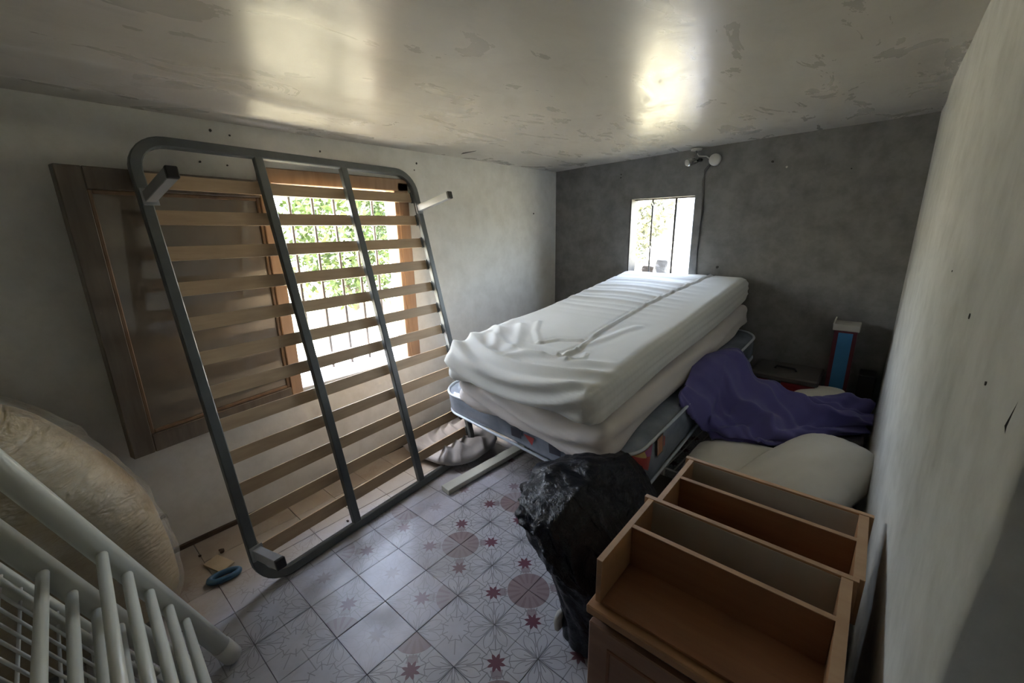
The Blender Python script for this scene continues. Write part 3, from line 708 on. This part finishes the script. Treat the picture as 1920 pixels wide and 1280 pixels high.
# ================================================================ BIN BAG
def bag_mesh():
    nu_, nv_ = 230, 150; vs_ = []
    prof = [(0, .0, -.575, 1.06), (.004, .085, -.575, 1.06), (.03, .105, -.575, 1.06), (.12, .115, -.580, 1.075), (.22, .135, -.60, 1.09), (.32, .175, -.625, 1.12), (.40, .215, -.645, 1.15), (.46, .228, -.655, 1.16), (.50, .205, -.655, 1.17), (.525, .15, -.65, 1.18), (.535, .08, -.64, 1.19), (.53, .0, -.64, 1.19)]
    prof = np.array(prof); s = np.linspace(0, 1, nv_); q = np.linspace(0, 1, len(prof))
    z = np.interp(s, q, prof[:, 0]); r = np.interp(s, q, prof[:, 1]); cx = np.interp(s, q, prof[:, 2]); cy = np.interp(s, q, prof[:, 3])
    a = np.linspace(0, 2*PI, nu_, endpoint=False); A, Z = np.meshgrid(a, z, indexing='ij'); Rr = np.broadcast_to(r, A.shape)
    lobe = 1+.10*np.cos(A-2.6)*np.clip((Z-.25)/.2, 0, 1)+.50*np.clip(np.cos(A-1.25), 0, 1)**2*np.clip((Z-.10)/.15, 0, 1)
    X = cx+Rr*lobe*np.cos(A); Y = cy+Rr*lobe*np.sin(A); Zz = Z+0
    p = np.stack([X.ravel(), Y.ravel(), Zz.ravel()], 1); n_ = np.stack([np.cos(A).ravel(), np.sin(A).ravel(), np.zeros(A.size)], 1)
    up = np.clip((Z.ravel()-.25)/.15, 0, 1)
    d = fbm(p*6, 3)*.020*(.3+up)+ridge(fbm(p*5+9, 2)*1.8+p[:, 2]*4, 2)*.026*up+ridge(fbm(p*12+3, 2)*1.6, 1.6)*.009*(.3+up)
    d -= (1-up)*ridge(A.ravel()*6/PI+fbm(p*3, 2), 1.5)*.008
    rim = np.exp(-((Z.ravel()-(.405+.02*np.sin(A.ravel()*2)))/.008)**2)*.012; d += rim
    k = np.clip(Rr.ravel()/.1, 0, 1); p = p+n_*(d*k)[:, None]; p[:, 2] += np.clip((Z.ravel()-.49)/.04, 0, 1)*(fbm(p*7+4, 3)*.022)
    p[:, 2] = np.maximum(p[:, 2], .001)
    p[:, 2] -= np.clip(p[:, 0]+.66, 0, 1)*.95*np.clip(p[:, 2]/.5, 0, 1)
    p[:, 0] = np.minimum(p[:, 0], -.412)
    f = [(i*nv_+j, ((i+1) % nu_)*nv_+j, ((i+1) % nu_)*nv_+j+1, i*nv_+j+1) for i in range(nu_) for j in range(nv_-1)]
    return p, f
bg_ = thing('bin_bag', 'glossy black plastic bin bag standing on the tiles beside the wooden chest', 'bin bag', (-.575, 1.06, 0))
MB().add(*bag_mesh()).build('liner', M['bag'], bg_, True)
vv, ff_, nn_ = round_box((.012, .028, .035), .012, .008); vv = vv+nn_*fbm(vv*40, 2)[:, None]*.004
MB().add(vv+V(-.655, .985, .075), ff_).build('torn_scrap', M['card_white'], bg_, True)['label'] = 'pale scrap showing through a tear'

# ================================================================ WOODEN UNITS (right foreground)
ZT, ZB = .655, .535
def unit(y0, y1, xl, xr, label, skew):
    root = thing('bedside_unit', label, 'shelf unit', ((xl+xr)/2, (y0+y1)/2, ZB), 'wooden units laid on their backs')
    th_ = .0145
    def slab(n2, xa, xb, ya, yb, za, zb, m_, lab=None):
        o = MB().box(((xa+xb)/2, (ya+yb)/2, (za+zb)/2), ((xb-xa)/2, -skew*(xb-xa)/2, 0), (skew*(yb-ya)/2, (yb-ya)/2, 0), (0, 0, (zb-za)/2), .001).build(n2, m_, root)
        if lab: o['label'] = lab
        # light edge band on the upward facing edge
        if n2 != 'back_panel':
            MB().box(((xa+xb)/2, (ya+yb)/2, zb+.0006), ((xb-xa)/2, -skew*(xb-xa)/2, 0), (skew*(yb-ya)/2, (yb-ya)/2, 0), (0, 0, .0006)).build('edge_band', M['unit_edge'], o)
        return o
    L = y1-y0
    slab('side_panel', xl, xl+th_, y0, y1-.012, ZB, ZT, M['unit_wood']); slab('side_panel', xr-th_-.006, xr, y0, y1-.012, ZB, ZT, M['unit_wood'])
    t_ = slab('top_board', xl-.012, xr+.010, y1-.014, y1, ZB, ZT+.002, M['unit_wood'])
    MB().box(((xl+xr)/2, y1-.0152, (ZB+ZT)/2), ((xr-xl)/2-th_, -skew*((xr-xl)/2-th_), 0), (0, .0008, 0), (0, 0, (ZT-ZB)/2-.003)).build('underside', M['hardboard'], t_)['label'] = 'pale hardboard face'
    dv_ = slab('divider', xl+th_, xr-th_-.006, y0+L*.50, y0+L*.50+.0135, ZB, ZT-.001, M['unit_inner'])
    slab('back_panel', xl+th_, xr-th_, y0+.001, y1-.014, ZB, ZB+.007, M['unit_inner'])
    return root
unit(.742, 1.050, -.392, .066, 'nearer of two open wooden units lying on their backs, its near end open', -.0)
unit(1.052, 1.335, -.374, .086, 'farther of two open wooden units lying on their backs, next to the pillows', -.0)
ch = thing('chest', 'brown wooden chest with recessed front panels, under the open wooden units', 'chest', (-.165, 1.03, 0))
MB().abox(-.405, .075, .722, 1.34, .508, .531, .003).build('top_board', M['unit_wood'], ch)
MB().abox(-.392, .062, .745, 1.33, .492, .5075, .001).build('rebate', M['black'], ch)
MB().abox(-.396, -.378, .745, 1.33, 0, .4915, .001).build('side_panel', M['chest_front'], ch); MB().abox(.046, .064, .745, 1.33, 0, .4915, .001).build('side_panel', M['chest_front'], ch)
MB().abox(-.378, .046, 1.315, 1.33, 0, .4915, .001).build('back_panel', M['chest_front'], ch)
for z0, z1 in ((.255, .488), (.012, .250)):
    d_ = MB().abox(-.396, .064, .722, .742, z0, z1, .003); 
    fo_ = d_.build('drawer_front', M['chest_front'], ch)
    for a in ((-.345, .014, z1-.055, z1-.047), (-.345, .014, z0+.047, z0+.055)): MB().abox(a[0], a[1], .7195, .7225, a[2], a[3], .0005).build('moulding', M['unit_inner'], fo_)
    for a in ((-.345, -.337, z0+.055, z1-.055), (.006, .014, z0+.055, z1-.055)): MB().abox(a[0], a[1], .7195, .7225, a[2], a[3], .0005).build('moulding', M['unit_inner'], fo_)

# ================================================================ PILLOWS, TOWEL, CASE, BOX, RACK
def pillow(name, label, c, h, rotm, m_, seed, sag=.0, cat='pillow', grp=None):
    n1_ = 46; u, v = np.meshgrid(np.linspace(-1, 1, n1_), np.linspace(-1, 1, n1_), indexing='ij'); u = u.ravel(); v = v.ravel()
    prof = np.clip((1-u**2)*(1-v**2), 0, 1)**.42
    X = u*h[0]*np.sqrt(1-.22*v*v)*(1-.03*np.cos(v*PI)*np.abs(u)); Y = v*h[1]*np.sqrt(1-.22*u*u)
    base = np.stack([u*1.3+seed, v*1.3, u*0], 1); e = fbm(base, 3)*.10
    crease = ridge(np.arctan2(v, u)*2.2+fbm(base*1.5, 2), 3)*.07*np.clip(np.hypot(u, v)-.45, 0, 1)
    top = np.stack([X, Y, h[2]*prof*(1+e)-crease*h[2]], 1); bot = np.stack([X, Y, -h[2]*.8*prof*(1+e)], 1)
    f = [(i*n1_+j, (i+1)*n1_+j, (i+1)*n1_+j+1, i*n1_+j+1) for i in range(n1_-1) for j in range(n1_-1)]
    allv = np.concatenate([top, bot])@np.array(rotm.transposed())+np.array(c)
    o = MB().add(allv, f+[tuple(k+n1_*n1_ for k in q)[::-1] for q in f]).build(name, m_, None, True, weld=1e-4)
    return tag(centred(o), label, cat, grp)
from mathutils import Euler
E3 = lambda x, y, z: Euler((math.radians(x), math.radians(y), math.radians(z))).to_matrix()
crate = thing('storage_crate', 'low dark box under the ecru pillows, mostly hidden', 'box', (-.18, 1.95, 0))
MB().abox(-.42, .07, 1.40, 2.42, .0, .20, .004).build('body', M['grey_lid'], crate)
pillow('pillow', 'large ecru pillow lying flat between the wire rack and the upright pillow', (-.30, 1.80, .315), (.25, .36, .115), E3(4, -4, 4), M['pillow'], 1.0)
pillow('pillow', 'large ecru pillow propped against the right wall, on the flat pillow', (-.085, 1.90, .405), (.170, .33, .115), E3(8, 4, -22), M['pillow'], 5.0)
pillow('cushion', 'small ecru cushion behind the purple towel, before the blue tall box', (-.135, 2.83, .452), (.13, .13, .04), E3(0, -6, 10), M['pillow'], 9.0, cat='cushion')
# towel from a grid of points
TW = np.array([
 [[-.650, 2.45, .655], [-.540, 2.62, .68], [-.422, 2.68, .50], [-.21, 2.60, .45], [-.033, 2.74, .475], [.085, 2.75, .455]],
 [[-.662, 2.35, .645], [-.550, 2.50, .665], [-.400, 2.57, .555], [-.205, 2.54, .51], [-.035, 2.65, .51], [.092, 2.72, .475]],
 [[-.668, 2.24, .625], [-.555, 2.40, .645], [-.356, 2.42, .56], [-.194, 2.485, .51], [-.040, 2.51, .50], [.096, 2.64, .465]],
 [[-.672, 2.057, .600], [-.545, 2.25, .520], [-.359, 2.233, .49], [-.194, 2.352, .475], [-.029, 2.46, .47], [.098, 2.58, .45]],
 [[-.675, 1.990, .588], [-.550, 2.09, .435], [-.414, 2.085, .43], [-.243, 2.13, .44], [-.080, 2.348, .45], [.098, 2.57, .435]],
 [[-.665, 1.985, .560], [-.552, 2.11, .375], [-.403, 2.105, .365], [-.241, 2.143, .39], [-.077, 2.344, .41], [.095, 2.56, .40]]])
def catmull(P_, t_):
    n__ = len(P_); x = t_*(n__-1); i = min(int(x), n__-2); f = x-i
    g_ = lambda k: P_[k] if 0 <= k < n__ else (2*P_[0]-P_[1] if k < 0 else 2*P_[-1]-P_[-2])
    p0, p1, p2, p3 = g_(i-1), g_(i), g_(i+1), g_(i+2)
    return .5*((2*p1)+(-p0+p2)*f+(2*p0-5*p1+4*p2-p3)*f*f+(-p0+3*p1-3*p2+p3)*f**3)
nu_, nv_ = 90, 150; rows = np.array([catmull(TW, i/(nu_-1)) for i in range(nu_)]); G = np.array([catmull(rows.transpose(1, 0, 2), j/(nv_-1)) for j in range(nv_)]).transpose(1, 0, 2)
du = np.gradient(G, axis=0); dv2 = np.gradient(G, axis=1); nn_ = np.cross(du, dv2); nn_ /= np.linalg.norm(nn_, axis=2)[..., None]; nn_ *= np.sign(nn_[..., 2:3]+1e-9)
uu, ww = np.meshgrid(np.linspace(0, 1, nu_), np.linspace(0, 1, nv_), indexing='ij'); base = np.stack([uu.ravel()*2.2, ww.ravel()*3, uu.ravel()*0], 1)
wv = fbm(base, 2).reshape(nu_, nv_)
sm = lambda x: .5-.5*np.cos(2*PI*x)
fold = sm(uu*2.6-ww*2.2+wv*.45)*.048+sm(ww*5.5+uu*1.2+wv*.5)*.030*np.clip(1-ww*.6, 0, 1)+sm(uu*4.2-ww*5+wv*.7+.3)**3*.026
edge = np.clip(np.minimum(np.minimum(uu, 1-uu)*8, 1), .25, 1)
lift = np.clip((.30-ww)/.12, 0, 1)
G2 = G+nn_*(((fold-.035)*(1-.75*lift)+.022*lift)*edge+.030*lift)[..., None]; G2[..., 0] = np.minimum(G2[..., 0], .102)
f = [(i*nv_+j, (i+1)*nv_+j, (i+1)*nv_+j+1, i*nv_+j+1) for i in range(nu_-1) for j in range(nv_-1)]
tw = MB().add(G2.reshape(-1, 3), f).build('towel', M['purple'], None, True); md = tw.modifiers.new('thick', 'SOLIDIFY'); md.thickness = .007
tag(centred(tw), 'crumpled purple blue towel heaped beside the mattress stack and over the pillows', 'towel')
# things under the towel
MB().abox(-.33, .08, 2.43, 2.78, 0, .395, .01).build('storage_box', M['grey_lid']); tag(centred(bpy.data.objects['storage_box']), 'dark box under the right half of the purple towel', 'box')
rc_ = thing('red_case', 'red plastic case with grey brown lid and black handle by the grey far wall', 'case', (-.33, 3.0, 0))
MB().abox(-.495, -.155, 2.82, 3.13, .0, .495, .012).build('body', M['red'], rc_)
ld = MB().abox(-.50, -.15, 2.815, 3.135, .496, .532, .010).build('lid', M['grey_lid'], rc_)
MB().tube([(-.39, 2.965, .532), (-.38, 2.965, .548), (-.285, 2.955, .548), (-.275, 2.955, .532)], .007, 8).build('handle', M['black'], ld, True)
MB().abox(-.39, -.33, 2.806, 2.822, .455, .505, .004).build('latch', M['black'], rc_)
tb = thing('tall_box', 'tall narrow blue and red cardboard box with white top flap by the far wall', 'box', (-.08, 3.09, 0))
MB().abox(-.133, -.027, 3.03, 3.15, 0, .80, .002).build('body', M['box_red'], tb)
MB().abox(-.112, -.045, 3.026, 3.03, .435, .788, .0005).build('blue_panel', M['blue'], tb)
MB().abox(-.108, -.050, 3.0265, 3.03, .38, .425, .0005).build('label_patch', M['card_white'], tb)
MB().abox(-.143, -.018, 3.022, 3.158, .800, .838, .003).build('top_flap', M['card_white'], tb)
MB().box((-.140, 3.09, .845), (.002, 0, .012), (0, .062, 0), (.003, 0, 0)).build('side_flap', M['card_white'], tb)
MB().abox(.015, .095, 3.05, 3.19, 0, .55, .004).build('dark_board', M['black']); tag(centred(bpy.data.objects['dark_board']), 'dark upright board in the corner right of the blue tall box', 'board')
# wire rack
rk = thing('wire_rack', 'white wire rack with long parallel bars between mattress stack and flat pillow', 'rack', (-.50, 2.2, 0))
for k in range(5):
    x = -.642+.042*k; MB().tube([(x, 1.885, .252), (x+.03, 2.62, .252)], .0035, 7).build('wire', M['white_metal'], rk, True)
for y, dx in ((1.885, 0), (2.62, .03)): MB().tube([(-.650+dx, y, .248), (-.466+dx, y, .248)], .005, 8).build('cross_bar', M['white_metal'], rk, True)
for x, y in ((-.648, 1.89), (-.468, 1.89), (-.618, 2.61), (-.438, 2.61)): MB().tube([(x, y, 0), (x, y, .25)], .005, 8).build('leg', M['white_metal'], rk, True)
MB().abox(-.66, -.43, 1.45, 1.87, .0, .215, .004).build('dark_carton', M['grey_lid']); tag(centred(bpy.data.objects['dark_carton']), 'dark carton on the floor behind the bin bag, in front of the wire rack', 'box')

# ================================================================ LAMP, JUNCTION BOX, CABLE on far wall
lm = thing('spot_lamp', 'small chrome spotlight under the ceiling above the small window', 'lamp', (-1.06, 3.15, 1.80))
MB().tube([(-1.055, 3.17, 1.905), (-1.055, 3.17, 1.892)], .036, 16).build('ceiling_plate', M['cream'], lm, True)
MB().tube([(-1.055, 3.17, 1.89), (-1.06, 3.165, 1.86), (-1.055, 3.155, 1.835)], .006, 8).build('arm', M['chrome'], lm, True)
hd = MB().tube([(-1.040, 3.175, 1.825), (-1.055, 3.16, 1.823), (-1.078, 3.125, 1.817), (-1.088, 3.108, 1.813)], .024, 16, scale=[.35, .75, 1, 1.05]).build('lamp_head', M['chrome'], lm, True)
MB().tube([(-1.0885, 3.1065, 1.8128), (-1.091, 3.103, 1.812)], .021, 16).build('bulb_face', M['cream'], hd, True)
MB().tube([(-1.025, 3.19, 1.832), (-1.03, 3.165, 1.83)], .012, 12).build('knuckle', M['black'], lm, True)
jb2 = thing('junction_box', 'round cream junction box high on the grey far wall beside the spotlight', 'junction box', (-.940, YF-.02, 1.80))
MB().tube([(-.940, YF-.001, 1.826), (-.940, YF-.026, 1.826), (-.940, YF-.032, 1.826)], .038, 22, scale=[1, 1, .86]).build('cover', M['cream'], jb2, True)
MB().tube([(-.975, YF-.008, 1.835), (-1.00, YF-.010, 1.855), (-1.05, YF-.012, 1.862), (-1.055, 3.19, 1.875)], .004, 8).build('wire', M['cream'], jb2, True)
cb_ = MB().tube([(-.968, YF-.006, 1.805), (-1.002, YF-.006, 1.765), (-1.008, YF-.006, 1.70), (-.995, YF-.006, 1.50), (-1.002, YF-.006, 1.35), (-1.0, YF-.006, 1.02)], .0075, 8).build('cable', M['conduit'], None, True)
tag(centred(cb_), 'painted over cable running down the grey wall right of the small window', 'cable')

# ================================================================ LEFT FOREGROUND: foam, bed ends, wire grid
v, f, n_ = round_box((.205, .46, .49), (.13, .20, .13), .020)
def foam_shape(q, g_):
    q = q.copy(); z = q[:, 2]; k = np.clip((z+.30)/.79, 0, 1)
    q[:, 1] -= np.where(q[:, 1] > -.2, k**2.3*.33*np.clip((q[:, 1]+.2)/.6, 0, 1), 0)
    q[:, 2] -= np.clip((q[:, 1]-.0)/.46, 0, 1)**2*.10*np.clip((z+.1)/.5, 0, 1)+np.clip(q[:, 0]-.02, 0, 1)*.35*k
    q[:, 2] = np.maximum(q[:, 2], g_); return q
d = fbm(v*3, 2)*.010; v2 = foam_shape(v+n_*d[:, None], -.475)
foam = thing('wrapped_foam', 'yellow foam mattress folded in clear plastic, standing against left wall', 'foam', (-1.99, -.30, 0))
MB().add(v2+V(-1.99, -.285, .478), f).build('foam_body', M['foam'], foam, True)
k = fbm(v*V(3, 6, 14), 3)*.016; v3 = foam_shape(v+n_*(.006+np.abs(k)*.9+.03*np.clip(v[:, 2]/.49, 0, 1))[:, None], -.476); v3[:, 0] = np.maximum(v3[:, 0], -.245)
MB().add(v3+V(-1.99, -.285, .478), f).build('plastic_film', M['film'], foam, True)['label'] = 'clear glossy plastic film'
def headboard(name, off, label, xlen):
    F = V(-1.459, .202, .03)+off; T = V(-1.448, -.119, .894)+off; r_ = nrm(T-F); d = V(1, -.07, 0); d = nrm(d-r_*(d@r_))
    root = thing(name, label, 'bed end', (F[0]+.4, F[1]-.05, 0), 'white tubular bed ends')
    for s0 in (0, xlen):
        p = MB().tube([F+d*s0+r_*.0, F+d*s0+r_*1.02, F+d*s0+r_*1.05], .0275, 16, scale=[1, 1, .7]).build('post', M['white_paint'], root, True)
        MB().tube([F+d*s0-r_*.018, F+d*s0-r_*.010, F+d*s0+r_*.060], .0295, 16, scale=[.85, 1, 1]).build('foot_cap', M['cream'], p, True)
    for s_ in (.255, .335, .42, .51, .605):
        MB().tube([F+r_*s_, F+r_*s_+d*xlen], .0125, 12).build('spindle', M['white_paint'], root, True)
    return F, r_, d
headboard('bed_end', V(0, 0, 0), 'front one of two white tubular bed ends with thin spindles, lower left foreground', .92)
headboard('bed_end', V(-.03, -.105, 0), 'rear one of two white tubular bed ends, behind the front one, leaning back', .92)
F = V(-1.70, .03, .03); r_ = nrm(V(.011, -.321, .864)); d = nrm(V(1, -.03, 0))
wg = thing('wire_grid', 'white wire grid panel standing behind the two white bed ends', 'wire panel', (-1.1, -.15, 0))
for s_ in (0, .78): MB().tube([F+r_*s_+d*.14, F+r_*s_+d*.95], .014, 10).build('frame_tube', M['white_paint'], wg, True)
for x in (.14, .20, .95): MB().tube([F+d*x-r_*.02, F+d*x+r_*.78], .014, 10).build('frame_tube', M['white_paint'], wg, True)
for q in range(1, 14): MB().tube([F+d*(.20+.055*q)+V(0, .006, 0), F+d*(.20+.055*q)+r_*.78+V(0, .006, 0)], .0035, 6).build('wire', M['white_metal'], wg, True)
for q in range(1, 13): MB().tube([F+r_*.06*q+d*.14, F+r_*.06*q+d*.95], .0036, 6).build('wire', M['white_metal'], wg, True)
